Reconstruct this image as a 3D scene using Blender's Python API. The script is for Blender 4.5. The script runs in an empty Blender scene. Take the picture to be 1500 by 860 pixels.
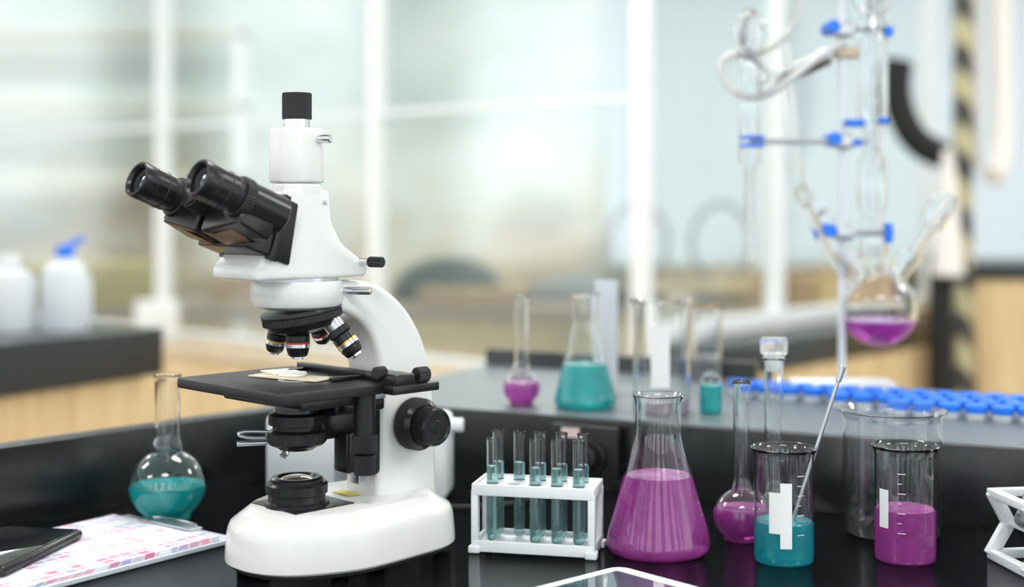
import bpy, bmesh, math, random
from mathutils import Vector, Matrix, Quaternion
random.seed(3)
S=bpy.context.scene
try: S.view_settings.view_transform='Standard'
except Exception: pass
B=0.90
COL=S.collection
# ---------------------------------------------------------------- materials
def newmat(n):
    m=bpy.data.materials.new(n); m.use_nodes=True
    return m, m.node_tree, m.node_tree.nodes['Principled BSDF']
def M(n,c,rough=.5,metal=0,noise=0,scale=30,trans=0,ior=1.45,coat=0,bump=0,spec=None,emit=0,bdist=.002):
    m,t,p=newmat(n)
    p.inputs['Base Color'].default_value=(*c,1)
    p.inputs['Roughness'].default_value=rough
    p.inputs['Metallic'].default_value=metal
    p.inputs['Transmission Weight'].default_value=trans
    p.inputs['IOR'].default_value=ior
    p.inputs['Coat Weight'].default_value=coat
    if spec is not None: p.inputs['Specular IOR Level'].default_value=spec
    if emit:
        p.inputs['Emission Color'].default_value=(*c,1); p.inputs['Emission Strength'].default_value=emit
    if noise or bump:
        tc=t.nodes.new('ShaderNodeTexCoord'); nz=t.nodes.new('ShaderNodeTexNoise')
        nz.inputs['Scale'].default_value=scale; nz.inputs['Detail'].default_value=4
        t.links.new(tc.outputs['Object'],nz.inputs['Vector'])
        if noise:
            mx=t.nodes.new('ShaderNodeMix'); mx.data_type='RGBA'
            mx.inputs['A'].default_value=(*[max(0,x*(1-noise)) for x in c],1)
            mx.inputs['B'].default_value=(*[min(1,x*(1+noise)) for x in c],1)
            t.links.new(nz.outputs['Fac'],mx.inputs['Factor'])
            t.links.new(mx.outputs['Result'],p.inputs['Base Color'])
        if bump:
            b=t.nodes.new('ShaderNodeBump'); b.inputs['Strength'].default_value=bump; b.inputs['Distance'].default_value=bdist
            t.links.new(nz.outputs['Fac'],b.inputs['Height']); t.links.new(b.outputs['Normal'],p.inputs['Normal'])
    return m
glass=M('clear_glass',(.985,.995,.995),0.0,trans=1,ior=1.47)
glass_t=M('apparatus_glass',(.98,.99,1),0.02,trans=1,ior=1.40)
def liquid(n,c,tr=.48):
    return M(n,c,0.03,trans=tr,ior=1.33,noise=.35,scale=90,bump=.35,bdist=.003)
purple=liquid('purple_liquid',(.86,.12,.68))
teal=liquid('teal_liquid',(.02,.86,.93))
blue=liquid('blue_liquid',(.02,.66,.95))
tubeliq=M('pale_teal_liquid',(.58,.92,.95),.03,trans=.8,ior=1.33,noise=.08)
magenta=liquid('magenta_liquid',(.80,.06,.68),.35)
water=liquid('grey_water',(.78,.82,.86),.8)
white=M('white_enamel',(.82,.825,.81),.25,coat=.35,noise=.015,scale=12)
whitep=M('white_plastic',(.80,.84,.86),.4,noise=.02)
milky=M('translucent_plastic',(.84,.89,.94),.35,trans=.35,ior=1.3,noise=.02)
black=M('black_plastic',(.012,.012,.014),.28,noise=.3,scale=40)
blackm=M('black_matte',(.016,.016,.018),.46,noise=.3,scale=80,bump=.1)
rubber=M('black_rubber',(.01,.01,.01),.7,noise=.2)
chrome=M('chrome',(.75,.76,.78),.18,metal=1,noise=.03)
steel=M('brushed_steel',(.55,.57,.6),.3,metal=1,noise=.05)
gold=M('gold_ring',(.75,.5,.12),.3,metal=1,noise=.03)
redr=M('red_ring',(.55,.05,.04),.4,noise=.03)
bluep=M('blue_cap_plastic',(.02,.20,.88),.4,noise=.08)
lens=M('lens_glass',(.03,.035,.06),.03,coat=1,noise=.1)
warm_refl=M('painted_warm_reflection',(.20,.085,.035),.35,noise=.4,scale=50)  # colour of a warm reflection on black plastic
yellow=M('yellow_label',(.75,.68,.12),.5,noise=.1,scale=200)
mark=M('white_marking',(.85,.87,.88),.5,noise=.02)
dark=M('dark_grey_fabric',(.025,.04,.035),.8,noise=.5,scale=8)
brown=M('cardboard',(.40,.28,.17),.8,noise=.25,scale=6)
pipem=M('white_pipe',(.82,.78,.74),.5,noise=.05)
def bench_mat(n,rough=.16,hi=(.02,.024,.027),lo=(.005,.006,.007)):
    m,t,p=newmat(n)
    tc=t.nodes.new('ShaderNodeTexCoord')
    n1=t.nodes.new('ShaderNodeTexNoise'); n1.inputs['Scale'].default_value=300; n1.inputs['Detail'].default_value=3
    n2=t.nodes.new('ShaderNodeTexNoise'); n2.inputs['Scale'].default_value=7; n2.inputs['Detail'].default_value=6
    r=t.nodes.new('ShaderNodeValToRGB'); r.color_ramp.elements[0].position=.45; r.color_ramp.elements[0].color=(*lo,1)
    r.color_ramp.elements[1].position=.85; r.color_ramp.elements[1].color=(*hi,1)
    mr=t.nodes.new('ShaderNodeMapRange'); mr.inputs['To Min'].default_value=rough*.6; mr.inputs['To Max'].default_value=rough*1.7
    b=t.nodes.new('ShaderNodeBump'); b.inputs['Strength'].default_value=.15; b.inputs['Distance'].default_value=.0004
    for x in (n1,n2): t.links.new(tc.outputs['Object'],x.inputs['Vector'])
    t.links.new(n1.outputs['Fac'],r.inputs['Fac']); t.links.new(r.outputs['Color'],p.inputs['Base Color'])
    t.links.new(n2.outputs['Fac'],mr.inputs['Value']); t.links.new(mr.outputs['Result'],p.inputs['Roughness'])
    t.links.new(n1.outputs['Fac'],b.inputs['Height']); t.links.new(b.outputs['Normal'],p.inputs['Normal'])
    p.inputs['IOR'].default_value=1.58
    return m
epoxy=bench_mat('black_epoxy',.09)
epoxy2=bench_mat('black_epoxy_trim',.22)
shelftop=bench_mat('shelf_epoxy_sheen',.30,(.19,.22,.24),(.13,.155,.17))  # black epoxy; grazing reflection of the bright room painted in as grey
def ramp_noise(n,stops,scale,rough=.8,stretch=(1,1,1)):
    m,t,p=newmat(n)
    tc=t.nodes.new('ShaderNodeTexCoord'); mp=t.nodes.new('ShaderNodeMapping'); mp.inputs['Scale'].default_value=stretch
    nz=t.nodes.new('ShaderNodeTexNoise'); nz.inputs['Scale'].default_value=scale; nz.inputs['Detail'].default_value=4
    r=t.nodes.new('ShaderNodeValToRGB')
    e=r.color_ramp.elements
    e[0].position=stops[0][0]; e[0].color=(*stops[0][1],1)
    e[1].position=stops[-1][0]; e[1].color=(*stops[-1][1],1)
    for s in stops[1:-1]:
        k=e.new(s[0]); k.color=(*s[1],1)
    t.links.new(tc.outputs['Object'],mp.inputs['Vector']); t.links.new(mp.outputs['Vector'],nz.inputs['Vector'])
    t.links.new(nz.outputs['Fac'],r.inputs['Fac']); t.links.new(r.outputs['Color'],p.inputs['Base Color'])
    p.inputs['Roughness'].default_value=rough
    return m
wood=ramp_noise('pale_wood_laminate',[(.3,(.60,.41,.20)),(.7,(.80,.61,.35))],3,.5,(14,14,.8))
wainm=ramp_noise('tan_panel',[(.3,(.42,.40,.33)),(.5,(.52,.43,.29)),(.7,(.70,.66,.56))],1.3)
floorm=ramp_noise('floor_tiles',[(.3,(.5,.48,.44)),(.7,(.66,.63,.58))],3,.4)
# back wall: pale above, blending through noise into tan and brown patches below
def mottled():
    m,t,p=newmat('mottled_wall')
    tc=t.nodes.new('ShaderNodeTexCoord'); se=t.nodes.new('ShaderNodeSeparateXYZ'); t.links.new(tc.outputs['Object'],se.inputs[0])
    def nz(scale,det,st):
        mp=t.nodes.new('ShaderNodeMapping'); mp.inputs['Scale'].default_value=st
        n=t.nodes.new('ShaderNodeTexNoise'); n.inputs['Scale'].default_value=scale; n.inputs['Detail'].default_value=det
        t.links.new(tc.outputs['Object'],mp.inputs['Vector']); t.links.new(mp.outputs['Vector'],n.inputs['Vector']); return n
    def ramp(stops):
        r=t.nodes.new('ShaderNodeValToRGB'); e=r.color_ramp.elements
        e[0].position=stops[0][0]; e[0].color=(*stops[0][1],1); e[1].position=stops[-1][0]; e[1].color=(*stops[-1][1],1)
        for s in stops[1:-1]:
            k=e.new(s[0]); k.color=(*s[1],1)
        return r
    a=nz(.9,4,(1,1,1.5)); ra=ramp([(.32,(.48,.57,.56)),(.45,(.62,.71,.70)),(.58,(.78,.84,.85)),(.72,(.74,.74,.68))]); t.links.new(a.outputs['Fac'],ra.inputs['Fac'])
    b=nz(1.1,4,(1,1,2.2)); rb=ramp([(.34,(.24,.24,.18)),(.46,(.44,.35,.20)),(.56,(.56,.48,.34)),(.68,(.74,.74,.70))]); t.links.new(b.outputs['Fac'],rb.inputs['Fac'])
    c=nz(.8,3,(1,1,1))
    ad=t.nodes.new('ShaderNodeMath'); ad.operation='MULTIPLY_ADD'; ad.inputs[1].default_value=2.0; t.links.new(c.outputs['Fac'],ad.inputs[0]); t.links.new(se.outputs['Z'],ad.inputs[2])
    mr=t.nodes.new('ShaderNodeMapRange'); mr.interpolation_type='SMOOTHSTEP'; mr.inputs['From Min'].default_value=.35; mr.inputs['From Max'].default_value=1.15
    t.links.new(ad.outputs[0],mr.inputs['Value'])
    mx=t.nodes.new('ShaderNodeMix'); mx.data_type='RGBA'
    t.links.new(mr.outputs['Result'],mx.inputs['Factor']); t.links.new(rb.outputs['Color'],mx.inputs['A']); t.links.new(ra.outputs['Color'],mx.inputs['B'])
    t.links.new(mx.outputs['Result'],p.inputs['Base Color']); p.inputs['Roughness'].default_value=.9
    return m
wallm=mottled()
plainwall=M('pale_wall_paint',(.74,.80,.82),.85,noise=.05,scale=1)
frame=M('white_frame_paint',(.86,.88,.90),.4,noise=.02)
def pane_mat():
    m=bpy.data.materials.new('window_pane'); m.use_nodes=True; t=m.node_tree; t.nodes.clear()
    o=t.nodes.new('ShaderNodeOutputMaterial'); mx=t.nodes.new('ShaderNodeMixShader'); mx.inputs[0].default_value=.11
    a=t.nodes.new('ShaderNodeBsdfTransparent'); a.inputs[0].default_value=(.96,.98,.97,1)
    g=t.nodes.new('ShaderNodeBsdfGlossy'); g.inputs[0].default_value=(.93,.97,.98,1); g.inputs['Roughness'].default_value=.12
    t.links.new(a.outputs[0],mx.inputs[1]); t.links.new(g.outputs[0],mx.inputs[2]); t.links.new(mx.outputs[0],o.inputs[0])
    return m
pane=pane_mat()
# ---------------------------------------------------------------- helpers
def empty(n,loc=(0,0,0),rz=0):
    o=bpy.data.objects.new(n,None); o.location=loc; o.rotation_euler=(0,0,rz); o.empty_display_size=.02; COL.objects.link(o); return o
def obj(n,me,mat=None,par=None,smooth=True,loc=None,rz=None):
    o=bpy.data.objects.new(n,me); COL.objects.link(o)
    if mat and not me.materials: me.materials.append(mat)
    if smooth:
        for p in me.polygons: p.use_smooth=True
    if par: o.parent=par
    if loc is not None: o.location=loc
    if rz is not None: o.rotation_euler=(0,0,rz)
    return o
def tomesh(bm,n,sharp=None):
    bmesh.ops.recalc_face_normals(bm,faces=bm.faces)
    me=bpy.data.meshes.new(n); bm.to_mesh(me); bm.free()
    for p in me.polygons: p.use_smooth=True
    if sharp: 
        try: me.set_sharp_from_angle(angle=math.radians(sharp))
        except Exception: pass
    return me
def box(n,c,s,mat,par=None,bev=.0,rot=(0,0,0),seg=3):
    bm=bmesh.new(); bmesh.ops.create_cube(bm,size=1)
    bmesh.ops.scale(bm,vec=s,verts=bm.verts)
    if bev: bmesh.ops.bevel(bm,geom=bm.edges[:],offset=bev,segments=seg,profile=.5,affect='EDGES')
    o=obj(n,tomesh(bm,n,35),mat,par); o.location=c; o.rotation_euler=rot; return o
def rotto(d):
    return Vector((0,0,1)).rotation_difference(Vector(d).normalized())
def lathe_bm(bm,prof,seg=48,mat4=None):
    rings=[]
    for r,z in prof:
        if r<1e-6: rings.append([bm.verts.new((0,0,z))])
        else: rings.append([bm.verts.new((r*math.cos(2*math.pi*i/seg),r*math.sin(2*math.pi*i/seg),z)) for i in range(seg)])
    nv=[v for R in rings for v in R]
    for a,b in zip(rings,rings[1:]):
        for i in range(seg):
            j=(i+1)%seg
            if len(a)==1 and len(b)==1: continue
            if len(a)==1: f=(a[0],b[i],b[j])
            elif len(b)==1: f=(a[i],a[j],b[0])
            else: f=(a[i],a[j],b[j],b[i])
            bm.faces.new(f)
    if mat4 is not None: bmesh.ops.transform(bm,matrix=mat4,verts=nv)
def lathe(n,prof,mat,par=None,loc=(0,0,0),d=(0,0,1),seg=48,sharp=32):
    bm=bmesh.new(); lathe_bm(bm,prof,seg)
    o=obj(n,tomesh(bm,n,sharp),mat,par); o.location=loc
    o.rotation_mode='QUATERNION'; o.rotation_quaternion=rotto(d); return o
def cyl(n,p0,p1,r,mat,par=None,r2=None,bev=None,seg=40):
    p0=Vector(p0);p1=Vector(p1);L=(p1-p0).length; r2=r if r2 is None else r2
    b=min(.0012,L*.2,r*.25) if bev is None else bev
    return lathe(n,[(0,0),(r-b,0),(r,b),(r2,L-b),(r2-b,L),(0,L)],mat,par,p0,p1-p0,seg)
def knurl(n,p0,p1,r,mat,par=None,teeth=48,dep=.0007):
    p0=Vector(p0);p1=Vector(p1);L=(p1-p0).length; N=teeth*2
    bm=bmesh.new(); rings=[]
    for z,k in ((0,-.0006),(.0006,0),(L-.0006,0),(L,-.0006)):
        rings.append([bm.verts.new(((r+k-(dep if i%2 else 0))*math.cos(2*math.pi*i/N),(r+k-(dep if i%2 else 0))*math.sin(2*math.pi*i/N),z)) for i in range(N)])
    for a,b in zip(rings,rings[1:]):
        for i in range(N): bm.faces.new((a[i],a[(i+1)%N],b[(i+1)%N],b[i]))
    bm.faces.new(rings[0]); bm.faces.new(rings[-1])
    o=obj(n,tomesh(bm,n,20),mat,par); o.location=p0; o.rotation_mode='QUATERNION'; o.rotation_quaternion=rotto(p1-p0); return o
def chaikin(pts,it=2,closed=False):
    for _ in range(it):
        out=[]; n=len(pts)
        if not closed: out.append(pts[0])
        for i in range(n if closed else n-1):
            a=pts[i]; b=pts[(i+1)%n]
            out.append(tuple(a[k]*.75+b[k]*.25 for k in range(len(a))))
            out.append(tuple(a[k]*.25+b[k]*.75 for k in range(len(a))))
        if not closed: out.append(pts[-1])
        pts=out
    return pts
def resample_corner(pts,d):
    out=[pts[0]]
    for i in range(1,len(pts)-1):
        p=Vector(pts[i]); a=Vector(pts[i-1])-p; b=Vector(pts[i+1])-p
        da=min(d,a.length*.45); db=min(d,b.length*.45)
        A=p+a.normalized()*da; C=p+b.normalized()*db
        for k in range(5):
            t=k/4; q=A*(1-t)**2+p*2*t*(1-t)+C*t*t; out.append(tuple(q))
    out.append(pts[-1]); return out
def vessel(n,ctrl,t,loc,level=None,liq=None,rnd=.006,gmat=None,seg=64,par=None,parts=True):
    """glassware: outer profile from base centre to rim, real wall thickness, liquid filling"""
    P=resample_corner(ctrl,rnd)
    root=empty(n,loc) if par is None else par
    def off(P,t):
        out=[]
        for i,p in enumerate(P):
            a=Vector(P[max(0,i-1)]); b=Vector(P[min(len(P)-1,i+1)]); d=(b-a).normalized()
            nn=Vector((-d.y,d.x)); q=Vector(p)+nn*t; out.append((max(0,q.x),q.y))
        out[0]=(0,P[0][1]+t); return out
    inner=off(P,t)
    mid=((P[-1][0]+inner[-1][0])/2,P[-1][1]+t*.5)
    prof=P+[mid]+inner[::-1]
    prof[-1]=(0,prof[-1][1])
    lathe('glass_body',prof,gmat or glass,root,seg=seg,sharp=60)
    if level is not None:
        li=off(P,t*.65); L=[(0,li[0][1])]
        for i in range(1,len(li)):
            if li[i][1]>=level:
                a,b=li[i-1],li[i]; k=(level-a[1])/max(1e-9,b[1]-a[1]); r=a[0]+(b[0]-a[0])*k
                L.append((r,level)); L.append((r-.0008,level-.0003)); break
            L.append(li[i])
        L.append((0,level-.0005))
        lathe('liquid',L,liq,root,seg=seg,sharp=50)
    return root
def arc_patch(n,r,a0,a1,z0,z1,mat,par,seg=8):
    bm=bmesh.new(); A=[];Bv=[]
    for i in range(seg+1):
        a=a0+(a1-a0)*i/seg
        A.append(bm.verts.new((r*math.cos(a),r*math.sin(a),z0))); Bv.append(bm.verts.new((r*math.cos(a),r*math.sin(a),z1)))
    for i in range(seg): bm.faces.new((A[i],A[i+1],Bv[i+1],Bv[i]))
    return obj(n,tomesh(bm,n),mat,par)
def extr(n,poly,axis,h0,h1,mat,par=None,bev=0,seg=3,sharp=35):
    bm=bmesh.new()
    f=(lambda p,h:(h,p[0],p[1])) if axis=='x' else (lambda p,h:(p[0],p[1],h))
    a=[bm.verts.new(f(p,h0)) for p in poly]; b=[bm.verts.new(f(p,h1)) for p in poly]
    caps=[bm.faces.new(a),bm.faces.new(b)]
    for i in range(len(poly)): j=(i+1)%len(poly); bm.faces.new((a[i],a[j],b[j],b[i]))
    bmesh.ops.recalc_face_normals(bm,faces=bm.faces)
    if bev:
        es=[e for e in bm.edges if len(e.link_faces)==2 and e.calc_face_angle(0)>math.radians(30)]
        bmesh.ops.bevel(bm,geom=es,offset=bev,segments=seg,profile=.5,affect='EDGES')
    return obj(n,tomesh(bm,n,sharp),mat,par)
def loft(n,poly,levels,mat,par=None,cx=0,cy=0,sharp=40):
    bm=bmesh.new(); R=[]
    for z,sc in levels: R.append([bm.verts.new((cx+(p[0]-cx)*sc,cy+(p[1]-cy)*sc,z)) for p in poly])
    for a,b in zip(R,R[1:]):
        for i in range(len(poly)): j=(i+1)%len(poly); bm.faces.new((a[i],a[j],b[j],b[i]))
    bm.faces.new(R[0]); bm.faces.new(R[-1])
    return obj(n,tomesh(bm,n,sharp),mat,par)
def tube(n,pts,r,mat,par=None,res=4,cyclic=False,fill=True):
    cu=bpy.data.curves.new(n,'CURVE'); cu.dimensions='3D'; cu.bevel_depth=r; cu.bevel_resolution=res; cu.use_fill_caps=True
    sp=cu.splines.new('NURBS'); sp.points.add(len(pts)-1)
    for i,p in enumerate(pts): sp.points[i].co=(*p,1)
    sp.order_u=min(4,len(pts)); sp.use_endpoint_u=not cyclic; sp.use_cyclic_u=cyclic; sp.resolution_u=8
    tmp=bpy.data.objects.new(n,cu); COL.objects.link(tmp)
    dg=bpy.context.evaluated_depsgraph_get(); me=bpy.data.meshes.new_from_object(tmp.evaluated_get(dg))
    bpy.data.objects.remove(tmp); me.materials.clear()
    return obj(n,me,mat,par)
# ---------------------------------------------------------------- room
def simple(n,c,s,mat,bev=0,rz=0,par=None): return box(n,c,s,mat,par,bev,(0,0,rz))
simple('floor',(0,2.5,-.05),(16,14,.1),floorm)
simple('wall_back',(0,8.1,1.6),(16,.2,3.2),wallm)
simple('wall_right',(5.0,4.0,1.6),(.2,8,3.2),plainwall)
simple('ceiling',(0,2.5,3.25),(16,14,.1),M('ceiling_paint',(.8,.83,.84),.8,noise=.02))
# unseen piers added front and left; daylight gaps between them reflect as streaks
def bank(n,boxes,mat):
    bm=bmesh.new()
    for c,s in boxes:
        r=bmesh.ops.create_cube(bm,size=1); vs=r['verts']
        bmesh.ops.scale(bm,vec=s,verts=vs); bmesh.ops.translate(bm,vec=c,verts=vs)
    return obj(n,tomesh(bm,n,30),mat,None)
pier=M('pier_paint',(.55,.60,.62),.8,noise=.05)
bank('streak_piers_front',[((x,-3.6,1.6),(.75,.2,3.2)) for x in (-7,-5.1,-3.2,-1.3,.6,2.5,4.4,6.3)]+[((0,-3.6,.35),(16,.18,.7))],pier)
bank('streak_piers_left',[((-7.6,y,1.6),(.2,.8,3.2)) for y in (-3,-.9,1.2,3.3,5.4,7.5)]+[((-7.6,2.2,.35),(.18,11.6,.7))],pier)
dif=M('light_diffuser',(1,.99,.97),.4,emit=3)
for ix,x in enumerate((-3.0,0,3.0)):
    for iy,y in enumerate((-.8,2.2,5.6)):
        r=empty('ceiling_light',(x,y,3.2))
        box('housing',(0,0,-.02),(1.3,.5,.04),frame,r,.005)
        box('diffuser',(0,0,-.045),(1.22,.42,.01),dif,r)
        l=bpy.data.lights.new('lamp','AREA'); l.shape='RECTANGLE'; l.size=1.2; l.size_y=.4; l.energy=(34,38,52)[iy]; l.color=(1,.985,.96)
        lo=bpy.data.objects.new('lamp',l); COL.objects.link(lo); lo.parent=r; lo.location=(0,0,-.06)
w=bpy.data.worlds.new('daylight'); S.world=w; w.use_nodes=True
w.node_tree.nodes['Background'].inputs[0].default_value=(.93,.97,1,1); w.node_tree.nodes['Background'].inputs[1].default_value=2.5

def seg_box(n,p,q,z0,z1,th,mat,par=None,bev=0):
    p=Vector(p);q=Vector(q);d=q-p;L=d.length
    return box(n,((p.x+q.x)/2,(p.y+q.y)/2,(z0+z1)/2),(L,th,z1-z0),mat,par,bev,(0,0,math.atan2(d.y,d.x)))
H=B+.30
A0=Vector((-3.2,6.37)); A1=Vector((.3135,3.30)); dA=(A1-A0).normalized()
B1=A1+Vector((.66,.75))*1.6
wp=empty('window_1')
for X,Y in ((-2.66,5.9),(-1.173,4.6),(-.387,3.91),(.3135,3.30)):
    box('mullion',(X,Y,1.65),(.036,.05,3.0),frame,wp,.004,(0,0,math.atan2(dA.y,dA.x)))
seg_box('rail',A0,A1,H+.255,H+.269,.02,frame,wp)
seg_box('sill',A0,A1,.72,.78,.06,frame,wp)
seg_box('lower_panel',A0,A1,.05,.72,.04,wainm,wp)
seg_box('pane',A0,A1,.78,3.15,.006,pane,wp)
wp2=empty('window_2')
for s in (.624,1.6):
    P=A1+Vector((.66,.75))*s
    box('mullion',(P.x,P.y,1.65),(.036,.05,3.0),frame,wp2,.004,(0,0,math.atan2(.75,.66)))
seg_box('sill',A1,B1,.865,.905,.06,frame,wp2)
seg_box('lower_panel',A1,B1,.05,.865,.04,wainm,wp2)
seg_box('pane',A1,B1,.905,3.15,.006,pane,wp2)

def cabinet_bench(n,poly,top,th,over=.02,topmat=None,legs=True):
    r=empty(n)
    cx=sum(p[0] for p in poly)/len(poly); cy=sum(p[1] for p in poly)/len(poly)
    extr('worktop',poly,'z',top-th,top,topmat or epoxy2,r,.003)
    sh=[(cx+(p[0]-cx)*.965,cy+(p[1]-cy)*.965) for p in poly]
    extr('cabinet',sh,'z',0.0,top-th,wood,r)
    return r
nB=Vector((.75,-.66)); q0=A1+Vector((.66,.75))*.05+nB*.05; q1=A1+Vector((.66,.75))*1.15+nB*.05
cabinet_bench('wall_cabinet',[tuple(q0),tuple(q1),tuple(q1+nB*.16),tuple(q0+nB*.16)],.862,.075)
nA=Vector((dA.y,-dA.x)); 
if nA.y>0: nA=-nA
q0=A1-dA*2.6+nA*.05; q1=A1-dA*.1+nA*.05
cabinet_bench('side_table',[tuple(q0),tuple(q1),tuple(q1+nA*.3),tuple(q0+nA*.3)],.775,.02,topmat=M('table_laminate',(.50,.38,.24),.35,noise=.1))
u=Vector((.184,.305)).normalized(); v=Vector((-u.y,u.x))
e=Vector((-.635,2.49))
zl=B+.076
nb=cabinet_bench('neighbour_bench',[tuple(e),tuple(e-u*2.2),tuple(e-u*2.2+v*.8),tuple(e+v*.8)],zl,.085)

# ---------------------------------------------------------------- main bench
P0=Vector((-.0754,1.508)); dR=Vector((.907,-.421)); nR=Vector((.421,.907))
C=Vector((-.198,1.565)); dL=Vector((.67,.743)).normalized(); nL=Vector((-dL.y,dL.x))
Lend=C-dL*1.4; Rend=P0+dR*1.75
bench=empty('lab_bench')
extr('worktop',[tuple(C),tuple(Lend),(Lend.x,.42),(Rend.x,.42),tuple(Rend)],'z',B-.03,B,epoxy,bench,.003)
extr('cabinet',[tuple(C*.97),(Lend.x+.06,Lend.y-.02),(Lend.x+.06,.5),(Rend.x-.05,.5),(Rend.x-.05,Rend.y-.03)],'z',0,B-.03,wood,bench)
hz=B+.076
dep=.38
rl=empty('raised_bench_shelf')
extr('shelf_riser',[tuple(C),tuple(Rend),tuple(Rend+nR*dep),tuple(C+nR*dep)],'z',B-.03,hz-.001,epoxy2,rl,.002)
extr('shelf_top',[tuple(C+nR*.003),tuple(Rend+nR*.003),tuple(Rend+nR*(dep-.003)),tuple(C+nR*(dep-.003))],'z',hz-.003,hz,shelftop,rl,0)
extr('shelf_cabinet',[tuple(C+nR*.03),tuple(Rend+nR*.03),tuple(Rend+nR*(dep-.02)),tuple(C+nR*(dep-.02))],'z',0,B-.03,wood,rl)
sl=empty('bench_side_upstand')
extr('upstand',[tuple(C),tuple(Lend),tuple(Lend+nL*.025),tuple(C+nL*.025+dL*.02)],'z',B-.03,hz,epoxy2,sl,.002)
extr('side_panel',[tuple(C),tuple(Lend),tuple(Lend+nL*.02),tuple(C+nL*.02)],'z',0,B-.03,wood,sl)
bl0=C+nR*(dep+.001); bl1=P0+dR*.25+nR*(dep+.001)
bs=empty('shelf_splashback')
extr('board',[tuple(bl0),tuple(bl1),tuple(bl1+nR*.014),tuple(bl0+nR*.014)],'z',0,hz+.022,epoxy2,bs,.002)

# ---------------------------------------------------------------- microscope
m=empty('compound_microscope',(-.178,1.13,B),-math.pi/4)
basep=[(-.036,-.057),(.036,-.057),(.069,.004),(.069,.05),(.058,.148),(-.058,.148),(-.069,.05),(-.069,.004)]
bp=chaikin(basep,1,True); bp=chaikin(bp,2,True)
loft('rubber_foot_ring',bp,[(0.003,.93),(0.004,.95),(.009,.95)],rubber,m,0,.045)
loft('base',bp,[(.007,.975),(.009,1.0),(.014,1.0),(.031,.985),(.036,.975),(.040,.955),(.0505,.80),(.052,.775)],white,m,0,.045)
for x,y in ((.045,.12),(-.045,.12),(.045,.01),(-.03,-.03)):
    cyl('foot',(x,y,0),(x,y,.007),.008,rubber,m)
outer=[(-.005,.2375),(.040,.2375),(.066,.234),(.0906,.2199),(.1116,.1976),(.126,.168),(.133,.130),(.134,.100),(.136,.042)]
inner=[(.066,.042),(.071,.10),(.071,.150),(.068,.172),(.058,.196),(.035,.211),(-.005,.214)]
def arm_mesh():
    def res(pts,n):
        L=[0]
        for a_,b_ in zip(pts,pts[1:]): L.append(L[-1]+math.dist(a_,b_))
        out=[]
        for i in range(n):
            s=L[-1]*i/(n-1); k=0
            while k<len(L)-2 and L[k+1]<s: k+=1
            t=(s-L[k])/(L[k+1]-L[k]); a_,b_=pts[k],pts[k+1]
            out.append(Vector((a_[0]+(b_[0]-a_[0])*t,a_[1]+(b_[1]-a_[1])*t)))
        return out
    O=res(chaikin(outer,2),40); I=res(chaikin(inner[::-1],2),40)
    bm=bmesh.new(); rings=[]
    hw=.0235; rb=.006
    for o_,i_ in zip(O,I):
        d=(o_-i_); L=d.length; d.normalize()
        sec=[]
        for (sx,so) in ((1,0),(1,1),(-1,1),(-1,0)):
            for k in range(5):
                t=k/4*math.pi/2
                cxx=sx*(hw-rb); cl=rb if so==0 else L-rb
                if (sx,so)==(1,0): an=-math.pi/2+t
                elif (sx,so)==(1,1): an=t
                elif (sx,so)==(-1,1): an=math.pi/2+t
                else: an=math.pi+t
                sec.append((cxx+rb*math.cos(an),cl+rb*math.sin(an)))
        rings.append([bm.verts.new((x,(i_+d*l_).x,(i_+d*l_).y)) for x,l_ in sec])
    for a_,b_ in zip(rings,rings[1:]):
        n=len(a_)
        for i in range(n): bm.faces.new((a_[i],a_[(i+1)%n],b_[(i+1)%n],b_[i]))
    bm.faces.new(rings[0]); bm.faces.new(rings[-1])
    return obj('arm',tomesh(bm,'arm',60),white,m)
arm_mesh()
lathe('nosepiece_mount',[(0,.2145),(.030,.2145),(.0355,.217),(.038,.221),(.038,.234),(.0365,.2375),(0,.2375)],white,m,seg=64)
lathe('head_dovetail',[(0,.2365),(.034,.2365),(.034,.2405),(0,.2405)],steel,m,seg=64)
hp=[(-.062,.240),(.047,.240),(.051,.244),(.050,.250),(.026,.268),(.0185,.286),(.018,.312),(-.021,.312),(-.024,.296),(-.056,.256),(-.062,.250)]
head=extr('head_body',hp,'x',-.031,.031,white,m,.003,3,40)
for vtx in head.data.vertices:
    if vtx.co.z>.252:
        k=min(1,(vtx.co.z-.252)/.045); vtx.co.x*=1-.33*k
oc=[(math.cos(math.radians(22.5+45*i)),math.sin(math.radians(22.5+45*i))) for i in range(8)]
def octl(n,r,z0,z1): 
    return extr(n,[(r*a,r*b) for a,b in oc],'z',z0,z1,white,m,.0022,3,40)
octl('trinocular_collar',.0225,.296,.3175)
octl('trinocular_column',.0235,.318,.363)
cyl('phototube_ring',(0,0,.362),(0,0,.372),.0108,chrome,m)
knurl('phototube_cap',(0,0,.3705),(0,0,.3925),.0122,blackm,m,60,.0004)
cyl('column_lock_screw',(.021,.006,.354),(.033,.010,.354),.0035,chrome,m)
cyl('column_screw',(.018,.012,.302),(.0235,.012,.302),.0016,steel,m)
cyl('head_rod',(.02,.042,.2525),(.040,.046,.2525),.0032,chrome,m)
knurl('head_knob',(.038,.046,.2525),(.052,.0485,.2525),.0045,black,m,20,.0005)
cyl('head_lock_screw',(.02,.030,.2285),(.043,.044,.2285),.0033,chrome,m)
ang=math.radians(22); a=Vector((0,-math.cos(ang),math.sin(ang))); up=Vector((0,math.sin(ang),math.cos(ang)))
def fr(x,al,uu):
    c=Vector((0,-.035,.2745)); q=c+a*al+up*uu; return (x,q.y,q.z)
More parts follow.
